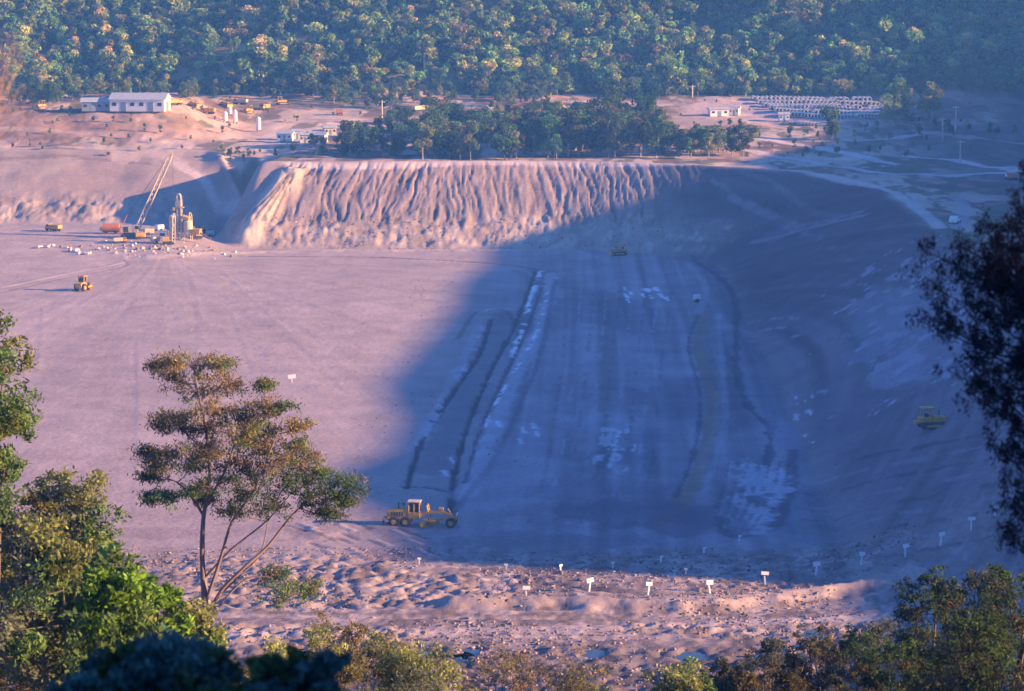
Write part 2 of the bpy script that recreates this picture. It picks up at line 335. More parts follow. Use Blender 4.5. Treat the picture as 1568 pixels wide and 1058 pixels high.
for k in range(22):
    u=450+k*10+random.uniform(-6,6); v=815+random.uniform(-16,34); stroke([(u,v),(u+22,v+9)],.5,(.56,.44,.38) if k%2 else (.13,.09,.085),.7,1,.2 if k%2 else -.15)
for k in range(10):
    v=690+k*20; stroke([(1215+k*4,v+24),(1330,v+8),(1450,v-14),(1560,v-36)],.8,(.34,.30,.35) if k%2 else (.09,.07,.095),.55,.8,0,.3)
blot(1190,170,190,26,(.60,.44,.40),.9,.6); blot(1080,185,70,12,(.5,.36,.28),.8,.8)
blot(150,200,150,22,(.44,.26,.17),.5,1.3); blot(480,175,60,14,(.62,.46,.34),.8,1.2); blot(470,205,80,10,(.66,.53,.46),.8,1)
blot(230,225,60,14,(.62,.46,.36),.7,1.6); blot(800,175,90,8,(.50,.34,.26),.7,1.2); blot(475,163,55,6,(.2,.13,.08),.7,1.2)
blot(1500,150,60,30,(.30,.18,.13),.8,1.2)
# wedge: pale bermed batter at the end of the embankment
stroke([(446,270),(424,300),(400,330),(372,366)],5.6,(.60,.48,.37),.9,.25,2.0)
for k in range(4): stroke([(450-k*3,275),(432-k*6,308),(412-k*12,345)],.45,(.22,.155,.12),.8,.5,-.35)
# puddle hollows
puds=[(455,1002,2.0),(490,998,2.2),(525,1003,1.8),(655,1000,2.6),(690,1004,2.0),(1060,1003,2.2),(1180,1010,2.0),(1250,968,1.6),(720,996,1.4),(910,1000,1.6),(590,1008,1.6)]
PW=[]
for (u,v,w) in puds:
    x,y=gp(u,v); idx=np.where((abs(X-x)<w*2)&(abs(Y-y)<5))[0]; r=np.hypot((X[idx]-x)/w,(Y[idx]-y)/2.0)+1.5*fbm(X[idx]*.9,Y[idx]*.8,3)
    k=1-ss(.6,1.2,r); zt=float(H(np.array(x),np.array(y)))-.15; dz[idx]=dz[idx]*(1-k)+(zt-.3-Z[idx])*k; PW.append((x,y,zt,w)); col[idx]=col[idx]*(1-k[:,None]*.5)
Z2=Z+dz
nx,ny=len(xs),len(ys)
ii,jj=np.meshgrid(np.arange(nx-1),np.arange(ny-1)); a=(jj*nx+ii).ravel()
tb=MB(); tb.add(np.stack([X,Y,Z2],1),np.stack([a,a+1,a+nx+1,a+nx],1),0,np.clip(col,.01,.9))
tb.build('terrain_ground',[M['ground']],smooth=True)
Zg=Z2.reshape(ny,nx)
def gza(x,y):
    x=np.asarray(x,float); y=np.asarray(y,float)
    i=np.clip(np.searchsorted(xs,x)-1,0,nx-2); j=np.clip(np.searchsorted(ys,y)-1,0,ny-2)
    fx=(x-xs[i])/(xs[i+1]-xs[i]); fy=(y-ys[j])/(ys[j+1]-ys[j])
    return (Zg[j,i]*(1-fx)+Zg[j,i+1]*fx)*(1-fy)+(Zg[j+1,i]*(1-fx)+Zg[j+1,i+1]*fx)*fy
def gz(x,y): return float(gza(x,y))
# ---------------- parts helpers
def empty(name,loc,rz=0,sc=1):
    e=bpy.data.objects.new(name,None); e.location=loc; e.rotation_euler=(0,0,rz); e.scale=(sc,)*3; e.empty_display_size=.5
    scene.collection.objects.link(e); return e
def fin(bm,name,par,mat,smooth=False):
    me=bpy.data.meshes.new(name); bm.to_mesh(me); bm.free(); me.materials.append(M[mat] if isinstance(mat,str) else mat)
    o=bpy.data.objects.new(name,me); scene.collection.objects.link(o); o.parent=par; return o
def box(par,name,c,s,mat,rot=(0,0,0),bev=.04,taper=None):
    bm=bmesh.new(); bmesh.ops.create_cube(bm,size=1)
    for v in bm.verts:
        if taper and v.co.z>0: v.co.x*=taper[0]; v.co.y*=taper[1]
        v.co=Vector((v.co.x*s[0],v.co.y*s[1],v.co.z*s[2]))
    if bev: bmesh.ops.bevel(bm,geom=bm.edges[:],offset=min(bev,min(s)*.3),segments=1,affect='EDGES')
    o=fin(bm,name,par,mat); o.location=c; o.rotation_euler=rot; return o
def cyl(par,name,p0,p1,r,mat,r2=None,seg=16):
    p0=Vector(p0);p1=Vector(p1); d=p1-p0; bm=bmesh.new()
    bmesh.ops.create_cone(bm,cap_ends=True,segments=seg,radius1=r,radius2=r if r2 is None else r2,depth=d.length)
    bmesh.ops.transform(bm,matrix=Matrix.Translation((p0+p1)/2)@d.to_track_quat('Z','Y').to_matrix().to_4x4(),verts=bm.verts)
    return fin(bm,name,par,mat)
def wheel(par,name,x,y,r,w,hub='yellow',lugs=True):
    cyl(par,name+'_tyre',(x,y-w/2,r),(x,y+w/2,r),r,'rubber',seg=20)
    cyl(par,name+'_hub',(x,y-w/2-.03,r),(x,y+w/2+.03,r),r*.5,hub,seg=14)
    if lugs:
        for i in range(16):
            t=2*math.pi*i/16; box(par,name+'_lug_%d'%i,(x+math.cos(t)*r,y,r+math.sin(t)*r),(.10,w*.95,.08),'rubber',(0,-t+math.pi/2,0),0)
def extr(par,name,prof,w,y0,mat):
    bm=bmesh.new(); a=[bm.verts.new((p[0],y0-w/2,p[1])) for p in prof]; b=[bm.verts.new((p[0],y0+w/2,p[1])) for p in prof]
    bm.faces.new(a); bm.faces.new(b[::-1]); n=len(prof)
    for i in range(n): bm.faces.new([a[i],b[i],b[(i+1)%n],a[(i+1)%n]])
    bmesh.ops.recalc_face_normals(bm,faces=bm.faces[:]); return fin(bm,name,par,mat)
def place(name,u,v,rz=0,sc=1):
    x,y=gp(u,v); return empty(name,(x,y,gz(x,y)),rz,sc)
def grader(p):
    for s in (-1,1):
        wheel(p,'rear_wheel_a_%d'%s,-3.1,s*1.05,.68,.45); wheel(p,'rear_wheel_b_%d'%s,-1.55,s*1.05,.68,.45); wheel(p,'front_wheel_%d'%s,4.5,s*1.0,.66,.4)
        box(p,'tandem_case_%d'%s,(-2.3,s*.72,.7),(1.9,.2,.5),'yellow')
    extr(p,'engine_hood',[(-4.0,1.0),(-4.0,2.05),(-3.7,2.2),(-1.2,2.3),(-1.2,1.0)],1.35,0,'yellow')
    box(p,'radiator_grille',(-4.03,0,1.55),(.06,1.1,.85),'dark')
    for i in range(5): box(p,'hood_louvre_%d'%i,(-3.4+i*.35,-.69,1.7),(.18,.04,.5),'dark',bev=0)
    box(p,'chassis',(-2.4,0,.95),(3.4,.9,.4),'yellow')
    box(p,'ripper_beam',(-4.5,0,.9),(.3,2.0,.3),'yellow'); 
    for s in (-.7,0,.7): box(p,'ripper_tine',(-4.6,s,.7),(.12,.1,.8),'dark')
    box(p,'ripper_arm',(-4.2,0,1.1),(.6,.5,.15),'yellow')
    cyl(p,'exhaust',(-2.6,.2,2.2),(-2.6,.2,3.1),.09,'dark'); cyl(p,'air_intake',(-1.9,-.25,2.2),(-1.9,-.25,2.9),.16,'yellow'); cyl(p,'intake_cap',(-1.9,-.25,2.9),(-1.9,-.25,3.05),.22,'dark')
    box(p,'cab_base',(-.45,0,1.5),(1.5,1.4,.9),'yellow')
    for sx in (-1.15,.25):
        for sy in (-.66,.66): box(p,'cab_post',(sx,sy,2.6),(.14,.12,1.35),'yellow')
    box(p,'cab_glass',(-.45,0,2.5),(1.3,1.24,1.15),'glass'); box(p,'cab_roof',(-.45,0,3.32),(1.75,1.65,.14),'cream'); box(p,'cab_door_mid_post',(-.45,-.67,2.6),(.1,.08,1.35),'yellow')
    extr(p,'main_frame',[(-.1,1.3),(.5,1.75),(1.2,2.1),(3.0,2.15),(4.2,1.75),(4.95,1.3),(4.95,.9),(4.4,.9),(4.2,1.35),(2.9,1.75),(1.3,1.7),(.6,1.3),(-.1,.9)],.42,0,'yellow')
    box(p,'front_axle',(4.5,0,.75),(.3,1.8,.3),'yellow'); box(p,'front_nose',(5.05,0,1.15),(.3,.7,.55),'yellow')
    extr(p,'drawbar',[(4.3,.95),(1.5,.75),(1.5,1.0),(4.3,1.2)],.35,0,'yellow')
    cyl(p,'blade_circle',(1.6,0,.72),(1.6,0,.92),.95,'yellow',seg=28)
    n=8; pr=[(.0+.28*math.sin(math.pi*i/n)*-1,.08+.72*i/n) for i in range(n+1)]; pr=pr+[(a+.06,b) for a,b in pr[::-1]]
    m=extr(p,'mouldboard_blade',[(a,b) for a,b in pr],4.0,0,'yellow'); m.location=(1.75,0,0); m.rotation_euler=(0,0,math.radians(-32))
    for s in (-1,1):
        cyl(p,'lift_cylinder_%d'%s,(1.3,s*.55,2.75),(1.6,s*.85,.95),.07,'dark'); cyl(p,'lift_barrel_%d'%s,(1.25,s*.52,2.9),(1.42,s*.68,2.0),.12,'yellow')
        box(p,'lift_bracket_%d'%s,(1.25,s*.4,2.2),(.3,.5,.2),'yellow')
    for s in (-.5,.5): cyl(p,'headlamp_%s'%s,(5.15,s,1.7),(5.28,s,1.7),.13,'white'); 
    box(p,'headlamp_bar',(5.1,0,1.6),(.1,1.2,.08),'yellow')
    cyl(p,'scarifier_link',(4.0,0,2.4),(4.7,0,1.3),.08,'yellow')
    box(p,'frame_tank',(3.1,.0,2.35),(.7,.5,.35),'yellow')
def dozer(p,mat='yellow'):
    for s in (-1,1):
        extr(p,'track_%d'%s,[(-1.9,.35),(-1.6,.05),(1.3,.05),(1.7,.35),(1.6,.75),(1.2,.95),(-1.4,1.0),(-1.9,.7)],.5,s*.95,'dark')
        for i in range(12): box(p,'track_shoe_%d'%i,(-1.6+i*.28,s*.95,1.0),(.1,.52,.06),'rust',bev=0)
        box(p,'track_frame_%d'%s,(0,s*1.22,.5),(2.2,.06,.3),mat); cyl(p,'push_arm_%d'%s,(.2,s*1.35,.45),(2.3,s*1.35,.45),.1,mat)
    extr(p,'engine_hood',[(-.2,.8),(-.2,1.8),(1.6,1.65),(1.75,1.4),(1.75,.7)],1.1,0,mat); box(p,'grille',(1.78,0,1.15),(.05,.9,.8),'dark')
    box(p,'rear_body',(-1.1,0,1.2),(1.6,1.4,.8),mat)
    for sx in (-1.5,-.2):
        for sy in (-.6,.6): box(p,'canopy_post',(sx,sy,2.2),(.12,.12,1.3),mat)
    box(p,'canopy_roof',(-.85,0,2.88),(1.8,1.6,.12),mat); box(p,'seat',(-.9,0,1.8),(.5,.6,.6),'dark')
    cyl(p,'exhaust',(.9,.2,1.7),(.9,.2,2.5),.07,'dark')
    n=8; pr=[(2.45-.22*math.sin(math.pi*i/n),.05+1.15*i/n) for i in range(n+1)]; pr+=[(a+.07,b) for a,b in pr[::-1]]
    extr(p,'dozer_blade',pr,3.3,0,mat); box(p,'ripper',(-2.3,0,.9),(.5,1.2,.4),mat)
def truck(p,body='yellow',cabm='yellow'):
    for x in (-1.9,-.8,2.0):
        for s in (-1,1): wheel(p,'wheel',x,s*.95,.5,.35,'dark',False)
    box(p,'chassis',(0,0,.75),(6,.9,.25),'dark')
    extr(p,'cab',[(1.4,.8),(1.4,2.5),(2.4,2.5),(2.75,1.7),(2.95,1.6),(2.95,.8)],2.1,0,cabm)
    box(p,'windscreen',(2.6,0,2.05),(.06,1.7,.6),'glass',(0,-.42,0)); box(p,'side_window',(1.95,-1.06,2.05),(.7,.04,.5),'glass',bev=0); box(p,'side_window_b',(1.95,1.06,2.05),(.7,.04,.5),'glass',bev=0)
    extr(p,'tipper_body',[(-3.0,1.1),(-3.0,2.3),(1.1,2.4),(1.1,.95),(-2.6,.95)],2.3,0,body)
    for i in range(5):
        for s in (-1,1): box(p,'body_rib',(-2.6+i*.85,s*1.18,1.65),(.1,.08,1.2),body)
    box(p,'bumper',(3.0,0,.65),(.12,2.1,.3),'dark')
def roller(p):
    cyl(p,'front_drum',(1.2,-1,.75),(1.2,1,.75),.75,'rust',seg=24)
    for s in (-1,1): wheel(p,'rear_wheel_%d'%s,-1.2,s*.85,.75,.45); box(p,'drum_yoke_%d'%s,(.7,s*1.08,.8),(1.6,.12,.3),'yellow')
    extr(p,'engine_body',[(-2.1,.7),(-2.1,1.6),(-1.2,1.8),(-.2,1.8),(-.2,.7)],1.3,0,'yellow')
    box(p,'operator_deck',(-.1,0,1.3),(.9,1.3,.5),'yellow'); box(p,'cab_glass',(-.3,0,2.2),(1.1,1.2,.9),'glass')
    for sx in (-.85,.25):
        for sy in (-.6,.6): box(p,'cab_post',(sx,sy,2.3),(.14,.14,1.2),'yellow')
    box(p,'cab_roof',(-.3,0,2.95),(1.5,1.5,.14),'yellow')
def lattice(p,name,a,b,w,mat,n=14,r=.07):
    a=Vector(a);b=Vector(b); d=(b-a).normalized(); s=d.cross(Vector((0,1,0))).normalized(); t=d.cross(s)
    mb=MB(); cs=[(1,1),(1,-1),(-1,-1),(-1,1)]
    def pt(k,i):
        f=i/n; ww=w*(.35 if i in(0,n) else 1)/2; q=a.lerp(b,f)+s*cs[k][0]*ww+t*cs[k][1]*ww; return np.array(q)
    for k in range(4):
        mb.tube([pt(k,i) for i in range(n+1)],[r*1.3]*(n+1),(.5,.3,.1),4)
        for i in range(n): mb.tube([pt(k,i),pt((k+1)%4,i+1)],[r*.8]*2,(.5,.3,.1),4)
    o=mb.build(name,[M[mat]]); o.parent=p; return o
def crane(p):
    for s in (-1,1):
        extr(p,'track_%d'%s,[(-2.4,.4),(-2.1,.05),(2.1,.05),(2.4,.4),(2.4,.8),(2.1,1.1),(-2.1,1.1),(-2.4,.8)],.7,s*1.4,'dark')
    cyl(p,'slew_ring',(0,0,1.0),(0,0,1.4),1.0,'dark',seg=20); box(p,'machinery_house',(-.6,0,2.4),(3.4,2.6,1.9),'cream'); box(p,'house_door',(-1.0,-1.33,2.3),(1.2,.05,1.4),'dark',bev=0)
    box(p,'counterweight',(-2.6,0,2.1),(.6,2.8,1.3),'orange'); box(p,'operator_cab',(1.6,-.8,2.5),(1.2,1.1,1.9),'cream'); box(p,'cab_window',(1.8,-.8,2.8),(.9,1.16,.9),'glass')
    lattice(p,'boom',(1.5,0,1.6),(11.3,0,22.5),1.1,'cream',16,.11)
    cyl(p,'gantry_leg',(-2.0,.5,3.3),(-.8,.5,6),.1,'orange'); cyl(p,'gantry_leg_b',(-2.0,-.5,3.3),(-.8,-.5,6),.1,'orange')
    cyl(p,'pendant_line',(-.8,0,6),(11.2,0,22.5),.05,'dark',seg=6); cyl(p,'hoist_line',(11.5,0,22.4),(11.5,0,8),.04,'dark',seg=6); box(p,'hook_block',(11.5,0,7.6),(.5,.3,.9),'yellow')
def batch(p):
    for i,(x,h,r) in enumerate([(-2.2,7,1.0),(2.4,5.5,1.3)]):
        for a in range(4): 
            t=a*math.pi/2+.78; cyl(p,'silo_leg_%d_%d'%(i,a),(x+r*math.cos(t),r*math.sin(t),0),(x+r*math.cos(t),r*math.sin(t),2.2),.12,'cream',seg=6)
        cyl(p,'silo_cone_%d'%i,(x,0,1.0),(x,0,2.2),.3,'cream',r,seg=20); cyl(p,'silo_barrel_%d'%i,(x,0,2.2),(x,0,h),r,'cream',seg=20); cyl(p,'silo_top_%d'%i,(x,0,h),(x,0,h+.5),r,'white',.2,seg=20)
    lattice(p,'elevator_mast',(-.2,.2,0),(-.2,.2,13.5),1.2,'cream',12,.12)
    box(p,'head_platform',(-.2,.2,9.5),(2.6,1.8,.2),'yellow'); box(p,'head_house',(-.3,.2,10.6),(1.7,1.5,1.5),'cream'); box(p,'hopper',(4.8,0,2.6),(2.0,2.0,1.6),'yellow',taper=(1.4,1.4)); 
    box(p,'mixer_drum',(2.0,-.6,6.6),(2.4,1.6,1.2),'yellow',(0,.3,0),.3)
    box(p,'control_cabin',(-5,0,1.4),(2.4,2.0,2.4),'white'); box(p,'cabin_window',(-5,-1.02,1.7),(1.5,.05,.8),'glass',bev=0)
    extr(p,'conveyor',[(4.0,3.0),(9.0,.3),(9.0,.7),(4.0,3.4)],.7,0,'rust'); 
    for i in range(6): box(p,'ladder_rung_%d'%i,(.5,-.5,1+i*1.4),(.6,.05,.06),'dark',bev=0)
def drillrig(p,h=9):
    for s in (-1,1): extr(p,'track_%d'%s,[(-1.5,.3),(-1.2,.05),(1.2,.05),(1.5,.3),(1.2,.7),(-1.2,.7)],.45,s*.9,'dark')
    box(p,'power_pack',(-.7,0,1.4),(1.7,1.6,1.2),'yellow'); lattice(p,'mast',(1.2,0,.2),(1.5,0,h),.7,'cream',8,.1); box(p,'rotary_head',(1.4,-.1,h*.6),(.9,.7,1.0),'cream'); cyl(p,'mast_stay',(-.6,0,1.9),(1.3,0,h*.55),.08,'yellow')
def shed(p,L,W,Hh,wall,roof,bays=5):
    box(p,'walls',(0,0,Hh/2),(L,W,Hh),wall,bev=0)
    bm=bmesh.new(); e=.4; vs=[(-L/2-e,-W/2-e,Hh-.05),(L/2+e,-W/2-e,Hh-.05),(L/2+e,0,Hh+W*.2),(-L/2-e,0,Hh+W*.2),(-L/2-e,W/2+e,Hh-.05),(L/2+e,W/2+e,Hh-.05)]
    vs=[bm.verts.new(q) for q in vs]; bm.faces.new([vs[0],vs[1],vs[2],vs[3]]); bm.faces.new([vs[3],vs[2],vs[5],vs[4]]); bm.faces.new([vs[0],vs[3],vs[4]]); bm.faces.new([vs[1],vs[5],vs[2]]); bm.faces.new([vs[0],vs[4],vs[5],vs[1]])
    fin(bm,'gable_roof',p,roof)
    for i in range(bays):
        x=-L/2+(i+.5)*L/bays
        if i%3==1: box(p,'door_%d'%i,(x,-W/2-.02,Hh*.38),(L/bays*.6,.06,Hh*.76),'bluegrey',bev=0)
        else: box(p,'window_%d'%i,(x,-W/2-.02,Hh*.6),(L/bays*.45,.06,Hh*.28),'glass',bev=0)
    box(p,'end_door',(L/2+.02,0,Hh*.4),(.06,W*.4,Hh*.8),'bluegrey',bev=0)
def car(p,m='white'):
    for x in (-1.3,1.3):
        for s in (-1,1): cyl(p,'wheel',(x,s*.85-.1,.33),(x,s*.85+.1,.33),.33,'rubber')
    extr(p,'body',[(-2.2,.35),(-2.2,.9),(-1.6,1.0),(-1.2,1.5),(.4,1.5),(1.0,1.0),(2.1,.9),(2.2,.35)],1.7,0,m)
    box(p,'side_glass',(-.4,0,1.25),(1.5,1.72,.35),'glass'); 
def marker(u,v,hpx=22,wpx=12):
    x,y=gp(u,v); s=y/F; hh=hpx*s; w=wpx*s
    p=empty('survey_stake',(x,y,gz(x,y)-.1),random.uniform(-.1,.7)); 
    box(p,'post',(0,0,hh/2),(.18,.14,hh),'white',(random.uniform(-.08,.08),random.uniform(-.15,.15),0),0); box(p,'sight_board',(0,-.13,hh),(w,.05,w*random.uniform(.42,.6)),'white',(-.2,random.uniform(-.2,.2),0),.005)
g=place('motor_grader',640,803,math.radians(-6),1.0); grader(g)
g=place('bulldozer',1428,656,math.radians(8),1.05); dozer(g)
g=place('bulldozer',948,391,math.radians(-170),1.0); dozer(g)
g=place('road_roller',128,445,math.radians(70),1.15); roller(g)
g=place('tipper_truck',82,354,math.radians(150),.75); truck(g)
g=place('tipper_truck',1549,276,math.radians(100),.8); truck(g,'orange','white')
g=place('crawler_crane',200,364,math.radians(0),.98); crane(g)
g=place('batching_plant',276,368,math.radians(-8),.9); batch(g)
g=place('drill_rig',258,374,math.radians(10),1); drillrig(g,8)
g=place('drill_rig',300,366,math.radians(200),1); drillrig(g,7)
g=place('tipper_truck',184,372,math.radians(20),.6); truck(g,'cream','orange')
g=place('fuel_tank_trailer',170,358,math.radians(0),.85)
cyl(g,'tank',(-2.6,0,1.9),(2.6,0,1.9),1.25,'orange',seg=20); box(g,'frame',(0,0,.6),(5.2,1.2,.2),'dark'); [wheel(g,'wheel',x,s*.9,.45,.3,'dark',False) for x in (-1.5,1.5) for s in (-1,1)]; box(g,'end_locker',(-3.0,0,1.4),(.7,1.6,1.2),'cream')
for (u,v,m,r) in [(228,360,'cream',.3),(244,354,'white',1),(312,354,'cream',.6),(215,366,'yellow',0.2),(296,362,'white',.4),(238,372,'cream',.8),(322,362,'white',.1)]:
    g=place('site_compressor',u,v,r); box(g,'housing',(0,0,1.1),(2.6,1.4,1.2),m,bev=.15); box(g,'grille',(1.32,0,1.1),(.05,1.0,.8),'dark'); cyl(g,'drawbar',(1.3,0,.5),(2.6,0,.4),.06,'dark'); [cyl(g,'wheel',(-.2,s*.8-.1,.4),(-.2,s*.8+.1,.4),.4,'rubber') for s in (-1,1)]
for (u,v) in [(70,378),(110,384),(128,388)]:
    g=place('supply_pile',u,v)
    for i in range(5):
        x=random.uniform(-1.6,1.6); y=random.uniform(-2,2)
        box(g,'sack_%d'%i,(x,y,.3),(random.uniform(.7,1.4),.8,.5),'concrete',(0,0,random.uniform(0,3)),.15)
g=place('rubble_pile',235,380)
for i in range(110):
    x=random.gauss(0,10); y=random.gauss(0,4.5); s_=random.uniform(.25,.9)
    box(g,'block_%d'%i,(x,y,s_*.2+gz(g.location.x+x,g.location.y+y)-g.location.z),(s_*1.4,s_,s_*.8),random.choice(['concrete','cream','wood','wood']),(random.random(),random.random(),random.random()*3),.1,(.7,.7))
g=place('site_workshop',215,170,math.radians(-5)); shed(g,16.5,9,3.6,'white','roofw',6)
g=place('site_shed',148,170,math.radians(6)); shed(g,8.5,6,2.8,'bluegrey','roofw',4)
for (u,v,L,m) in [(437,216,4.5,'white'),(467,219,3,'concrete'),(487,219,5,'white'),(455,212,3,'white'),(505,208,3.5,'cream'),(600,188,4,'concrete'),(1100,178,6,'white'),(1125,176,3,'concrete'),(535,200,3,'cream'),(1200,186,3,'white')]:
    g=place('site_hut',u,v,random.uniform(-.3,.3)); shed(g,L,3,2.3,m,'roofw',3)
for (u,v,k) in [(62,166,'d'),(268,166,'t'),(296,168,'d'),(318,176,'t'),(380,172,'d'),(405,168,'t'),(432,162,'d'),(860,168,'d'),(1372,166,'t'),(835,160,'t'),(520,176,'t'),(640,170,'t'),(344,164,'d'),(368,160,'t')]:
    if k=='d': g=place('bulldozer',u,v,random.uniform(0,6),.9); dozer(g)
    else: g=place('tipper_truck',u,v,random.uniform(0,6),.8); truck(g,random.choice(['yellow','orange','cream']),'yellow')
for (u,v,h) in [(345,188,3.0),(360,188,3.8),(352,176,2.5),(396,200,4)]:
    g=place('storage_silo',u,v); cyl(g,'barrel',(0,0,.6),(0,0,h),.7,'white',seg=20); cyl(g,'top',(0,0,h),(0,0,h+.5),.7,'white',.15,seg=20); [cyl(g,'leg',(math.cos(t)*.6,math.sin(t)*.6,-.2),(math.cos(t)*.6,math.sin(t)*.6,.7),.08,'dark',seg=6) for t in (0.7,2.3,3.9,5.5)]
g=place('parked_car',733,189,.2); car(g)
g=place('parked_car',1462,345,1.2); car(g)
g=place('parked_car',560,232,0); car(g)
# pipes
g=place('concrete_pipe_stockpile',1250,170)
def pipes(par,name,uv0,uv1,n,r,L):
    a=gp(*uv0);b=gp(*uv1); mb=MB()
    for i in range(n):
        f=(i+.5)/n
        if random.random()<.10: continue
        x=a[0]+(b[0]-a[0])*f; y=a[1]+(b[1]-a[1])*f+random.uniform(-.4,.4); z=gz(x,y)+r
        mb.tube([[x,y-L/2,z],[x,y+L/2,z]],[r,r],(.6,.6,.6),12); mb.tube([[x,y+L/2,z],[x,y-L/2,z]],[r*.75,r*.75],(.6,.6,.6),12)
        mb.tube([[x,y-L/2,z],[x,y-L/2-.001,z]],[r,r*.75],(.6,.6,.6),12)
    o=mb.build(name,[M['concrete']]); o.parent=par; o.matrix_parent_inverse=Matrix.Translation(-par.location)
for i,v in enumerate([153,158,163,168,173,178]):
    pipes(g,'pipe_row_%d'%i,(1150+i*9,v),(1362-i*3,v+3),30,.75,6)
pipes(g,'pipe_row_far',(868,160),(936,162),16,.6,4); pipes(g,'pipe_row_b',(870,165),(925,167),12,.5,3); pipes(g,'pipe_row_near',(1210,190),(1250,192),8,.5,3)
for (u,v,hpx) in [(1443,217,38),(1470,250,38),(1463,205,40),(585,185,34),(1060,150,20)]:
    x,y=gp(u,v); hh=hpx*y/F; g=empty('power_pole',(x,y,gz(x,y)-.3)); cyl(g,'pole',(0,0,0),(0,0,hh),.26,'cream',.18,8); box(g,'crossarm',(0,0,hh-.6),(2.2,.16,.18),'cream',bev=0)
    for s in (-.8,-.3,.3,.8): cyl(g,'insulator',(s,0,hh-.51),(s,0,hh-.3),.06,'white',seg=8)
for (u,v) in [(806,915),(903,905),(993,908),(1086,904),(1171,893),(1250,884),(1319,868),(1386,852),(1441,835),(1487,812)]: marker(u,v,20,12)
for (u,v) in [(642,864),(775,872),(858,874),(938,870),(1012,860),(1078,848),(1132,828),(1050,880)]: marker(u,v,11,6)
marker(447,586,10,12); 
for (u,v) in [(1524,790),(1553,760)]: marker(u,v,14,9)
g=place('water_tank_trailer',1067,463,.2); box(g,'tank_body',(0,0,1.1),(1.6,1.0,1.2),'white',bev=.2); cyl(g,'wheel',(0,-.6,.4),(0,.6,.4),.4,'rubber'); cyl(g,'drawbar',(.8,0,.5),(1.9,0,.4),.06,'dark')
m,nt,b=nmat('puddle_water'); b.inputs['Base Color'].default_value=(.05,.06,.08,1); b.inputs['Roughness'].default_value=.06; M['water']=m
for (x,y,zt,w) in PW:
    bm=bmesh.new(); vs=[bm.verts.new((x+w*1.35*math.cos(t),y+3.0*math.sin(t),zt-.04)) for t in np.linspace(0,2*math.pi,22)[:-1]]
    bm.faces.new(vs); o=fin(bm,'puddle',None,'water')
# ---------------- instancing helper
def scatter(name,coll,P,sc,tilt=.05):
    me=bpy.data.meshes.new(name); me.from_pydata([tuple(p) for p in P],[],[]); n=len(P)
    a=me.attributes.new('rot','FLOAT_VECTOR','POINT'); a.data.foreach_set('vector',np.stack([RNG.normal(0,tilt,n),RNG.normal(0,tilt,n),RNG.uniform(0,6.28,n)],1).ravel())
    a=me.attributes.new('scl','FLOAT_VECTOR','POINT'); sc=np.asarray(sc); a.data.foreach_set('vector',np.stack([sc*RNG.uniform(.85,1.2,n),sc*RNG.uniform(.85,1.2,n),sc],1).ravel())
    a=me.attributes.new('pick','INT','POINT'); a.data.foreach_set('value',RNG.integers(0,len(coll.objects),n).astype(np.int32))
    ob=bpy.data.objects.new(name,me); scene.collection.objects.link(ob)
    ng=bpy.data.node_groups.new('scatter_'+name,'GeometryNodeTree'); ng.interface.new_socket('Geometry',in_out='INPUT',socket_type='NodeSocketGeometry'); ng.interface.new_socket('Geometry',in_out='OUTPUT',socket_type='NodeSocketGeometry')
    N=ng.nodes; gi=N.new('NodeGroupInput'); go=N.new('NodeGroupOutput'); ip=N.new('GeometryNodeInstanceOnPoints'); ci=N.new('GeometryNodeCollectionInfo')
    ci.inputs['Collection'].default_value=coll; ci.inputs['Separate Children'].default_value=True; ci.inputs['Reset Children'].default_value=True; ip.inputs['Pick Instance'].default_value=True
    def na(nm,t): q=N.new('GeometryNodeInputNamedAttribute'); q.data_type=t; q.inputs['Name'].default_value=nm; return q.outputs[0]
    er=N.new('FunctionNodeEulerToRotation'); Lk=ng.links
    Lk.new(gi.outputs[0],ip.inputs['Points']); Lk.new(ci.outputs[0],ip.inputs['Instance']); Lk.new(na('pick','INT'),ip.inputs['Instance Index']); Lk.new(na('rot','FLOAT_VECTOR'),er.inputs[0]); Lk.new(er.outputs[0],ip.inputs['Rotation']); Lk.new(na('scl','FLOAT_VECTOR'),ip.inputs['Scale']); Lk.new(ip.outputs[0],go.inputs[0])
    md=ob.modifiers.new('scatter','NODES'); md.node_group=ng; return ob
# ---- earth clods
col_c=bpy.data.collections.new('clod_kinds')
for i in range(5):
    mb=MB(); k=6; V=[];
    for r_,z_ in [(.35,-.4),(.55,-.1),(.42,.14),(.12,.26)]:
        for j in range(k):
            t=2*math.pi*j/k+RNG.uniform(-.3,.3); q=r_*RNG.uniform(.65,1.3); V.append([q*math.cos(t)*1.3,q*math.sin(t),z_*RNG.uniform(.7,1.2)])
    Fc=[[a_*k+j,a_*k+(j+1)%k,(a_+1)*k+(j+1)%k,(a_+1)*k+j] for a_ in range(3) for j in range(k)]+[[18,19,20,21],[18,21,22,23]]
    mb.add(V,Fc,0,C(.28,.205,.18)*RNG.uniform(.6,1.3)); col_c.objects.link(mb.build('clod_%d'%i,[M['clod']],link=False))
def clods(name,n,xr,yr,f,s0,s1,expn=2.5):
    x=RNG.uniform(*xr,n); y=RNG.uniform(*yr,n); k=f(x,y); x=x[k];y=y[k]; s=s0+(s1-s0)*RNG.uniform(0,1,len(x))**expn
    scatter(name,col_c,np.stack([x,y,gza(x,y)],1),s,.5)
clods('bank_rubble',36000,(-75,85),(252,326),lambda x,y:(fbm(x*.09+5,y*.12,4)+RNG.uniform(-.14,.14,len(x))>0)&(slope_d(x,y)<8),.12,.5)
clods('embankment_rubble',2000,(-66,40),(668,700),lambda x,y:(slope_d(x,y)<14+8*fbm(x*.05,y*.05,3))&(slope_d(x,y)>-4)&(fbm(x*.1,y*.1)>-.05),.2,.6,3)
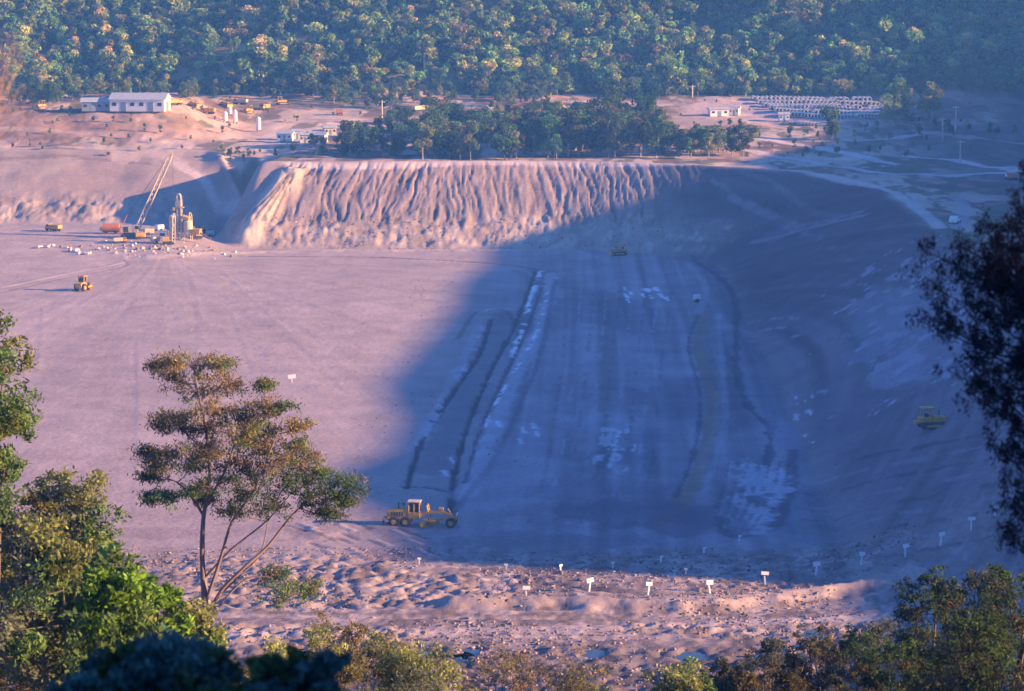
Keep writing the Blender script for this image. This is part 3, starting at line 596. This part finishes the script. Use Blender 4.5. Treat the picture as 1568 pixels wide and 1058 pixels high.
clods('strip_rubble',3500,(-25,25),(330,610),lambda x,y:fbm(x*.2+5,y*.07,4)>.12,.12,.4)
# ---------------- vegetation
def crown_proto(name,h,w,nl,L,cols,trunk=.35,lob=7,shape=1.0,bark=(.25,.22,.18)):
    mb=MB(); base=h*trunk
    mb.tube([[0,0,-.5],[.1,0,base],[0,.1,h*.8]],[h*.022,h*.016,h*.006],bark,5)
    ctr=[]
    for i in range(lob):
        t=RNG.uniform(0,2*math.pi); r=w*.5*RNG.uniform(.15,.75)*shape; zz=base+(h-base)*RNG.uniform(.1,.92); c=np.array([r*math.cos(t),r*math.sin(t),zz]); ctr.append(c)
        mb.tube([[0,0,zz*.65],c],[h*.009,h*.003],bark,4)
    for i,c in enumerate(ctr):
        n=nl//lob; rad=w*RNG.uniform(.16,.30); P=RNG.normal(size=(n,3)); P/=np.linalg.norm(P,axis=1)[:,None]; P*=(RNG.uniform(.35,1,(n,1))**.5)*rad; P[:,2]*=.8
        k=RNG.uniform(.75,1.25)*cols[i%len(cols)]
        mb.leaves(c+P,L,L*.5,k*(1+.2*P[:,2:3]/rad),var=.25)
    return mb.build(name,[M['bark'],M['leaf']],link=False)
G1=C(.20,.33,.09); G2=C(.36,.41,.11); G3=C(.10,.20,.08); G4=C(.40,.34,.13)
col_f=bpy.data.collections.new('bush_tree_kinds')
for i in range(10): col_f.objects.link(crown_proto('bush_tree_%d'%i,RNG.uniform(3.5,9.5),RNG.uniform(3.2,6.5),[500,650,850][i%3],.40,[[G1,G2,G3],[G1,G3],[G2,G4,G1]][i%3],.10,[6,8,11][i%3]))
col_t=bpy.data.collections.new('valley_tree_kinds')
for i in range(6): col_t.objects.link(crown_proto('valley_tree_%d'%i,RNG.uniform(9,13),RNG.uniform(5.0,8),1500,.34,[[G1*.6,G3*.7],[G2*.5,G1*.6,G4*.5],[G3*.8,G1*.55]][i%3],.15,15,bark=(.35,.31,.27)))
def onground(x,y,dzz=0): return np.stack([x,y,H(x,y)+dzz],1)
n=13000; x=RNG.uniform(-300,340,n); y=RNG.uniform(893,1040,n); scl=(.45+1.1*RNG.uniform(0,1,n)**1.8)*(.75+1.0*np.clip(fbm(x*.05+2,y*.05+4,3)+.25,0,1))
clear=(clearf(x,y)&(RNG.uniform(0,1,n)<.82))|((np.abs(x+44-(y-900)*.12)<2.2)&(y<935)); k=~clear
scatter('hillside_forest',col_f,onground(x[k],y[k],-.3),scl[k])
P=[];sc=[]
def row(u0,u1,v0,v1,n,s0,s1):
    for i in range(n):
        a,b=gp(random.uniform(u0,u1),random.uniform(v0,v1)); P.append((a,b,gz(a,b))); sc.append(random.uniform(s0,s1))
row(530,660,224,243,28,.5,.85); row(640,860,205,244,80,.6,1.1); row(860,1010,205,244,52,.8,1.35); row(1010,1160,222,244,28,.5,.9); row(560,900,185,215,40,.4,.75)
row(1360,1430,172,200,14,.8,1.2); row(1270,1290,205,216,2,.85,.95); row(1440,1560,120,150,30,.5,.8); row(840,1150,128,150,90,.4,.8); row(1150,1560,125,142,110,.45,.9)
row(0,120,140,162,30,.4,.7); row(120,480,138,155,70,.35,.7); row(480,840,135,168,80,.35,.7); row(440,560,225,240,14,.25,.45); row(1380,1560,205,212,12,.2,.4)
row(330,440,234,244,8,.15,.3); row(0,1500,150,240,190,.08,.22); row(1050,1400,190,245,40,.1,.3)
scatter('valley_tree_line',col_t,P,sc)
# ---- near plants
def plant(name,base,top_h,width,nclump,tuft,nleaf,L,W,cols,stems=5,bark=(.16,.13,.10),flat=.8,lo=.25,rad=.28,up=.3,tr=.18,depth=1.0,srad=.016):
    mb=MB(); bx,by=base; bz=H(np.array(bx),np.array(by))*1.0-.3; O=np.array([bx,by,bz]); st=[]
    centres=[]
    for i in range(nclump):
        t=RNG.uniform(0,6.28); f=RNG.uniform(lo,1)**.7; r=width*.5*math.sqrt(RNG.uniform(0.05,1))*math.sqrt(max(1-((f-.4)/.68)**2,.08))
        centres.append((r*math.cos(t),r*math.sin(t)*depth,top_h*f*RNG.uniform(.88,1.0),width*rad*RNG.uniform(.6,1.1)))
    for i in range(stems):
        t=RNG.uniform(0,6.28); e=np.array([math.cos(t)*width*.16,math.sin(t)*width*.16,top_h*RNG.uniform(.5,.8)]); m_=e*.5+RNG.normal(0,width*.03,3)
        pts=[O,O+m_,O+e]; st+= [np.array(O+e*f*1.0) for f in (.4,.6,.8,1)]; mb.tube(pts,[top_h*srad,top_h*srad*.7,top_h*srad*.3],bark,6)
    st=np.array(st)
    for c in centres:
        cc=O+np.array(c[:3]); R=c[3]; j=st[np.argmin(np.linalg.norm(st-cc,axis=1)+np.where(st[:,2]>cc[2],1.5,0))]
        mid=(j+cc)/2+RNG.normal(0,R*.15,3); mid[2]-=R*.2; mb.tube([j,mid,cc],[top_h*srad*.3,top_h*srad*.2,top_h*srad*.08],bark,5)
        base_c=cols[RNG.integers(len(cols))]*RNG.uniform(.8,1.2)
        for q in range(tuft):
            d=RNG.normal(size=3); d/=np.linalg.norm(d); d=d*R*RNG.uniform(.3,1.15)**.6; d[2]*=flat; tcn=cc+d
            if q%3==0: mb.tube([cc,(cc+tcn)/2+RNG.normal(0,R*.06,3),tcn],[top_h*srad*.07,top_h*srad*.05,top_h*srad*.02],bark,4)
            pp=tcn+RNG.normal(size=(nleaf,3))*R*tr*np.array([1,1,.8]); pp[:,2]+=R*.05
            mb.leaves(pp,L,W,base_c*RNG.uniform(.7,1.3)*(1+.2*d[2]/R),up=up,var=.3)
    return mb.build(name,[M['bark'],M['leafn']])
def bush(name,u,vtop,y,wpx,hk=1.06,**kw):
    x=(u-784)*y/F; zt=CAMZ-y*(vtop+60)/F; h=(zt-float(H(np.array(x),np.array(float(y)))))*hk; return plant(name,(x,float(y)),h,wpx*y/F,**kw)
OL=C(.24,.20,.08); YG=C(.30,.32,.10); GG=C(.14,.22,.07); BRN=C(.31,.22,.11); DG=C(.06,.11,.08); BG=C(.20,.34,.05); GR=C(.20,.22,.13)
def teatree():
    y0=112.0; s=y0/F; u0,v0=305,985; x0=(u0-784)*s; z0=float(H(np.array(x0),np.array(y0))); zoff=(CAMZ-y0*(v0+60)/F)
    mb=MB(); bark=(.28,.20,.17)
    def W(u,v,dy=0): return np.array([x0+(u-u0)*s,y0+dy,zoff+(v0-v)*s])
    def limb(pts,r0,r1):
        r0*=.72
        Q=smooth_path([W(*p) for p in pts]); n_=len(Q); mb.tube(Q,[r0+(r1-r0)*i/(n_-1) for i in range(n_)],bark,8); return Q
    root=np.array([x0,y0,z0-.3])
    mb.tube([root,W(303,960),W(300,900)],[.20,.17,.14],bark,8)
    J=[]
    J+=limb([(300,905),(299,850),(302,800),(312,740),(310,680),(300,620),(290,560)],.19,.03)
    J+=limb([(303,800),(285,770),(262,745),(235,735)],.09,.02); J+=limb([(306,780),(335,730),(350,690),(360,640)],.10,.025)
    J+=limb([(306,955),(330,915),(365,880),(400,850,.4),(440,800,.6),(480,770,.8),(520,750,.8)],.12,.03)
    J+=limb([(310,960),(345,920,.3),(375,900,.5),(430,905,.6)],.08,.02); J+=limb([(302,940),(330,860,-.5),(350,800,-.8),(385,750,-1),(410,690,-.8),(430,640,-.5)],.11,.025)
    J+=limb([(300,900),(345,850,-.3),(400,805,-.3),(440,760,-.4)],.08,.02); J+=limb([(308,700),(280,670),(255,650)],.06,.015); J+=limb([(300,960),(325,930,1),(352,905,1.2),(385,870,1.5),(400,800,1.5)],.08,.02)
    J=np.array(J)
    cl=[(270,548,26),(305,562,30),(250,585,26),(300,606,38),(345,596,26),(268,636,28),(330,648,40),(385,622,34),(425,616,24),(360,690,38),(410,668,36),(445,690,28),(258,692,32),(300,700,32),(232,715,26),(248,760,24),(222,770,16),
        (340,735,38),(385,735,44),(430,735,42),(465,742,34),(502,752,36),(532,742,24),(472,778,26),(360,775,26),(410,775,30),(298,745,26),(455,715,28),(430,912,36),(455,926,26),(404,903,26),(340,800,18),(500,785,18),(236,556,14),(238,655,22),
        (330,556,18),(286,660,30),(372,660,28),(318,690,30),(278,728,28),(395,700,32),(425,705,30),(350,715,30),(222,692,18),(400,596,16),(450,655,18),(216,740,16),(484,725,18),(520,770,18),(300,775,22),(320,620,30),(375,645,26)]
    for (u,v,r) in cl:
        R=r*s; cc=W(u,v,RNG.uniform(-1.5,1.5)); d_=np.linalg.norm(J-cc,axis=1)+np.where(J[:,2]>cc[2],.6,0); j=J[np.argmin(d_)]
        mid=(j+cc)/2; mid[2]-=R*.15; mb.tube([j,mid,cc],[.03,.02,.008],bark,5)
        green=(v>715)*.6+.15+(r%4==0)*.2; kcl=RNG.uniform(.7,1.35)
        for q in range(20):
            d=RNG.normal(size=3); d/=np.linalg.norm(d); d*=R*RNG.uniform(.25,1.35); d[2]*=.55; t=cc+d
            mb.tube([cc,(cc+t)/2-np.array([0,0,R*.05]),t],[.012,.009,.004],bark,3)
            c0=(GG*.9 if RNG.random()<green else (OL if RNG.random()<.45 else BRN))*RNG.uniform(.7,1.3)*kcl
            pp=t+RNG.normal(size=(46,3))*np.array([.18,.18,.11]); mb.leaves(pp,.085,.024,c0*(1+.2*d[2]/R),up=.9,var=.35)
    mb.build('tea_tree',[M['bark'],M['leafn']])
teatree()
near=dict(nclump=22,tuft=16,nleaf=40,L=.09,W=.035,lo=.08)
bush('broadleaf_tree',20,745,88,230,**{**near,'nclump':48},cols=[YG*.8,GG,OL],stems=6,rad=.2)
bush('broadleaf_tree',95,745,84,150,**{**near,'nclump':36},cols=[YG*.8,GG,GR],stems=5,rad=.24)
bush('broadleaf_tree',-45,500,80,170,**{**near,'nclump':34,'lo':.45},cols=[GG,YG*.7,GG],stems=4,rad=.24)
bush('broadleaf_shrub',165,872,60,190,nclump=30,tuft=14,nleaf=34,L=.10,W=.045,cols=[BG,BG*.8,GG],rad=.22,lo=.1)
bush('broadleaf_shrub',70,830,66,220,nclump=34,tuft=14,nleaf=34,L=.09,W=.04,cols=[YG*.7,GG,GR],rad=.22,lo=.1)
bush('broadleaf_shrub',215,905,66,130,nclump=22,tuft=14,nleaf=34,L=.09,W=.04,cols=[BG,YG],rad=.24,lo=.1)
bush('broadleaf_shrub',270,935,74,120,nclump=18,tuft=12,nleaf=30,L=.08,W=.035,cols=[YG,GG],rad=.26,lo=.1)
bush('manuka_shrub',400,1000,90,120,nclump=14,tuft=14,nleaf=40,L=.08,W=.025,cols=[YG*1.1,OL],rad=.26,lo=.1)
bush('manuka_shrub',510,965,95,130,nclump=20,tuft=14,nleaf=40,L=.08,W=.025,cols=[YG*1.1,OL],rad=.24,lo=.05)
bush('manuka_shrub',590,985,90,110,nclump=16,tuft=14,nleaf=36,L=.08,W=.025,cols=[YG,OL*1.2],rad=.26,lo=.05)
bush('manuka_shrub',650,1005,85,150,nclump=18,tuft=14,nleaf=36,L=.08,W=.025,cols=[YG*.9,GR],rad=.26,lo=.05)
bush('manuka_shrub',790,1025,92,160,nclump=16,tuft=10,nleaf=30,L=.09,W=.02,cols=[OL,BRN],rad=.26,lo=.05)
bush('manuka_shrub',900,1040,95,140,nclump=14,tuft=10,nleaf=30,L=.09,W=.02,cols=[OL,YG*.8],rad=.26,lo=.05)
bush('manuka_shrub',1060,1028,80,110,nclump=14,tuft=12,nleaf=30,L=.08,W=.03,cols=[YG,GG],rad=.26,lo=.05)
for (u,v,y,w,c) in [(1190,995,120,100,[OL*.9,GR]),(1270,978,110,110,[GR,OL]),(1340,965,105,100,[GG,GR]),(1440,885,95,130,[GR,GG]),(1520,890,90,150,[GG,GR*.9]),(1575,875,85,140,[GG,OL]),(1400,995,80,150,[GG*.8,OL*.8]),(1520,975,70,200,[GG*.8,GR*.7]),(1250,1020,85,140,[OL*.8,GR*.8]),(1130,1028,88,90,[OL,GR]),(1480,935,85,150,[GG*.8,OL])]:
    bush('manuka_shrub',u,v,y,w,nclump=26,tuft=13,nleaf=28,L=.08,W=.026,cols=[q*.6 for q in c],rad=.20,lo=.05)  # foliage colours scaled down to paint shade into the right-hand shrubs
bush('foreground_shrub',270,985,15,330,hk=1.12,nclump=60,tuft=16,nleaf=30,L=.035,W=.018,cols=[DG*1.3,GG*.6,DG*1.8],rad=.14,lo=.6,depth=.6)
bush('foreground_shrub',440,1005,14,260,hk=1.12,nclump=44,tuft=16,nleaf=30,L=.035,W=.018,cols=[DG*1.3,GG*.6],rad=.14,lo=.6,depth=.6)
bush('foreground_shrub',100,1015,16,260,hk=1.10,nclump=40,tuft=14,nleaf=30,L=.035,W=.018,cols=[DG*1.2,DG*1.8],rad=.15,lo=.6,depth=.6)
def darktree():
    y0=24.0; s=y0/F; x0=(1660-784)*s; z0=float(H(np.array(x0),np.array(y0))); mb=MB(); bark=(.05,.04,.035)
    def W(u,v,dy=0): return np.array([(u-784)*s,y0+dy,CAMZ-y0*(v+60)/F])
    T=[np.array([x0,y0,z0-.3]),W(1655,900),W(1640,700),W(1630,450),W(1600,250)]; mb.tube(T,[.12,.10,.08,.06,.02],bark,8)
    ends=[(1545,300),(1500,345),(1460,365),(1425,385),(1520,400),(1470,420),(1430,440),(1550,440),(1500,470),(1455,480),(1415,490),(1530,520),(1485,540),(1450,560),(1560,560),(1520,590),(1490,600),(1560,640),(1530,680),(1560,740),(1540,760),(1565,350),(1570,480),(1575,260),(1580,600),(1575,690),(1470,510),(1510,430),(1540,370),(1490,395),(1560,820),(1555,400),(1535,470),(1565,520),(1560,430),(1580,400),(1570,300),(1540,430),(1580,540)]
    for (u,v) in ends:
        dy=RNG.uniform(-.5,.5); e=W(u,v,dy); a=W(1640,v+70,0); m_=(a+e)/2+np.array([0,0,-.1]); mb.tube([a,m_,e],[.014,.009,.003],bark,5)
        for q in range(24):
            f=RNG.uniform(.5,1.05); b_=a+(e-a)*f+RNG.normal(size=3)*np.array([.05,.10,.06]); pp=b_+RNG.normal(size=(30,3))*np.array([.028,.028,.04]); mb.leaves(pp,.028,.006,C(.045,.04,.04)*RNG.uniform(.6,1.4),up=1.2,var=.3)
    mb.build('dark_pine_tree',[M['bark'],M['leafn']])
darktree()
def twigs():
    y0=20.0; s=y0/F; mb=MB(); x0=(-60-784)*s
    def W(u,v,dy=0): return np.array([(u-784)*s,y0+dy,CAMZ-y0*(v+60)/F])
    z0=float(H(np.array(x0),np.array(y0))); bark=(.55,.38,.32)
    mb.tube([[x0,y0,z0-.2],W(-60,600),W(-40,250)],[.05,.04,.02],bark,6)
    for i in range(46):
        a=W(-40+random.uniform(-10,15),random.uniform(160,260)); e=W(random.uniform(-10,48),random.uniform(50,190),random.uniform(-.2,.2)); mb.tube([a,(a+e)/2+np.array([.02,0,-.02]),e],[.004,.003,.001],bark,4)
        pp=e+RNG.normal(size=(18,3))*.03; mb.leaves(pp,.014,.003,C(.5,.34,.28),mi=1)
    mb.build('bare_twig_shrub',[M['bark'],M['leafn']])
twigs()
# ---------------- valley haze (thin bluish air)
bm=bmesh.new(); bmesh.ops.create_cube(bm,size=1); me=bpy.data.meshes.new('valley_haze'); bm.to_mesh(me); bm.free()
hz=bpy.data.objects.new('valley_haze',me); scene.collection.objects.link(hz); hz.scale=(1500,1700,330); hz.location=(0,650,120)
hm=bpy.data.materials.new('thin_blue_haze'); hm.use_nodes=True; nt=hm.node_tree; nt.nodes.clear(); vo=nt.nodes.new('ShaderNodeVolumeScatter'); mo=nt.nodes.new('ShaderNodeOutputMaterial')
vo.inputs['Color'].default_value=(.12,.38,1.0,1); vo.inputs['Density'].default_value=.00038; vo.inputs['Anisotropy'].default_value=0.0; nt.links.new(vo.outputs[0],mo.inputs['Volume']); me.materials.append(hm)
# ---------------- light, sky, camera
w=bpy.data.worlds.new('World'); scene.world=w; w.use_nodes=True; nt=w.node_tree; bg=nt.nodes['Background']
sky=nt.nodes.new('ShaderNodeTexSky'); sky.sky_type='NISHITA'; sky.sun_disc=False; sky.sun_elevation=EL; sky.sun_rotation=math.radians(90)-AZ; sky.ozone_density=7.0; sky.air_density=1.2; sky.dust_density=.3
mu=nt.nodes.new('ShaderNodeVectorMath'); mu.operation='MULTIPLY'; mu.inputs[1].default_value=(.95,1.2,2.3)
nt.links.new(sky.outputs[0],mu.inputs[0]); nt.links.new(mu.outputs[0],bg.inputs[0]); bg.inputs[1].default_value=.15
sl_=bpy.data.lights.new('sun','SUN'); sl_.energy=13.0; sl_.angle=math.radians(.5); sl_.color=(1,.68,.42)
so=bpy.data.objects.new('sun',sl_); scene.collection.objects.link(so); so.rotation_euler=Vector(S).to_track_quat('Z','Y').to_euler(); so.location=(200,0,200)
cd=bpy.data.cameras.new('camera'); cd.lens=F/1568*36; cd.sensor_width=36; cd.clip_end=6000; cd.clip_start=.5
cd.dof.use_dof=True; cd.dof.focus_distance=380; cd.dof.aperture_fstop=3.2
co=bpy.data.objects.new('camera',cd); scene.collection.objects.link(co); co.location=(0,0,CAMZ); co.rotation_euler=(math.radians(90)-TH,0,0); scene.camera=co
scene.view_settings.view_transform='Standard'; scene.view_settings.look='None'; scene.view_settings.exposure=0
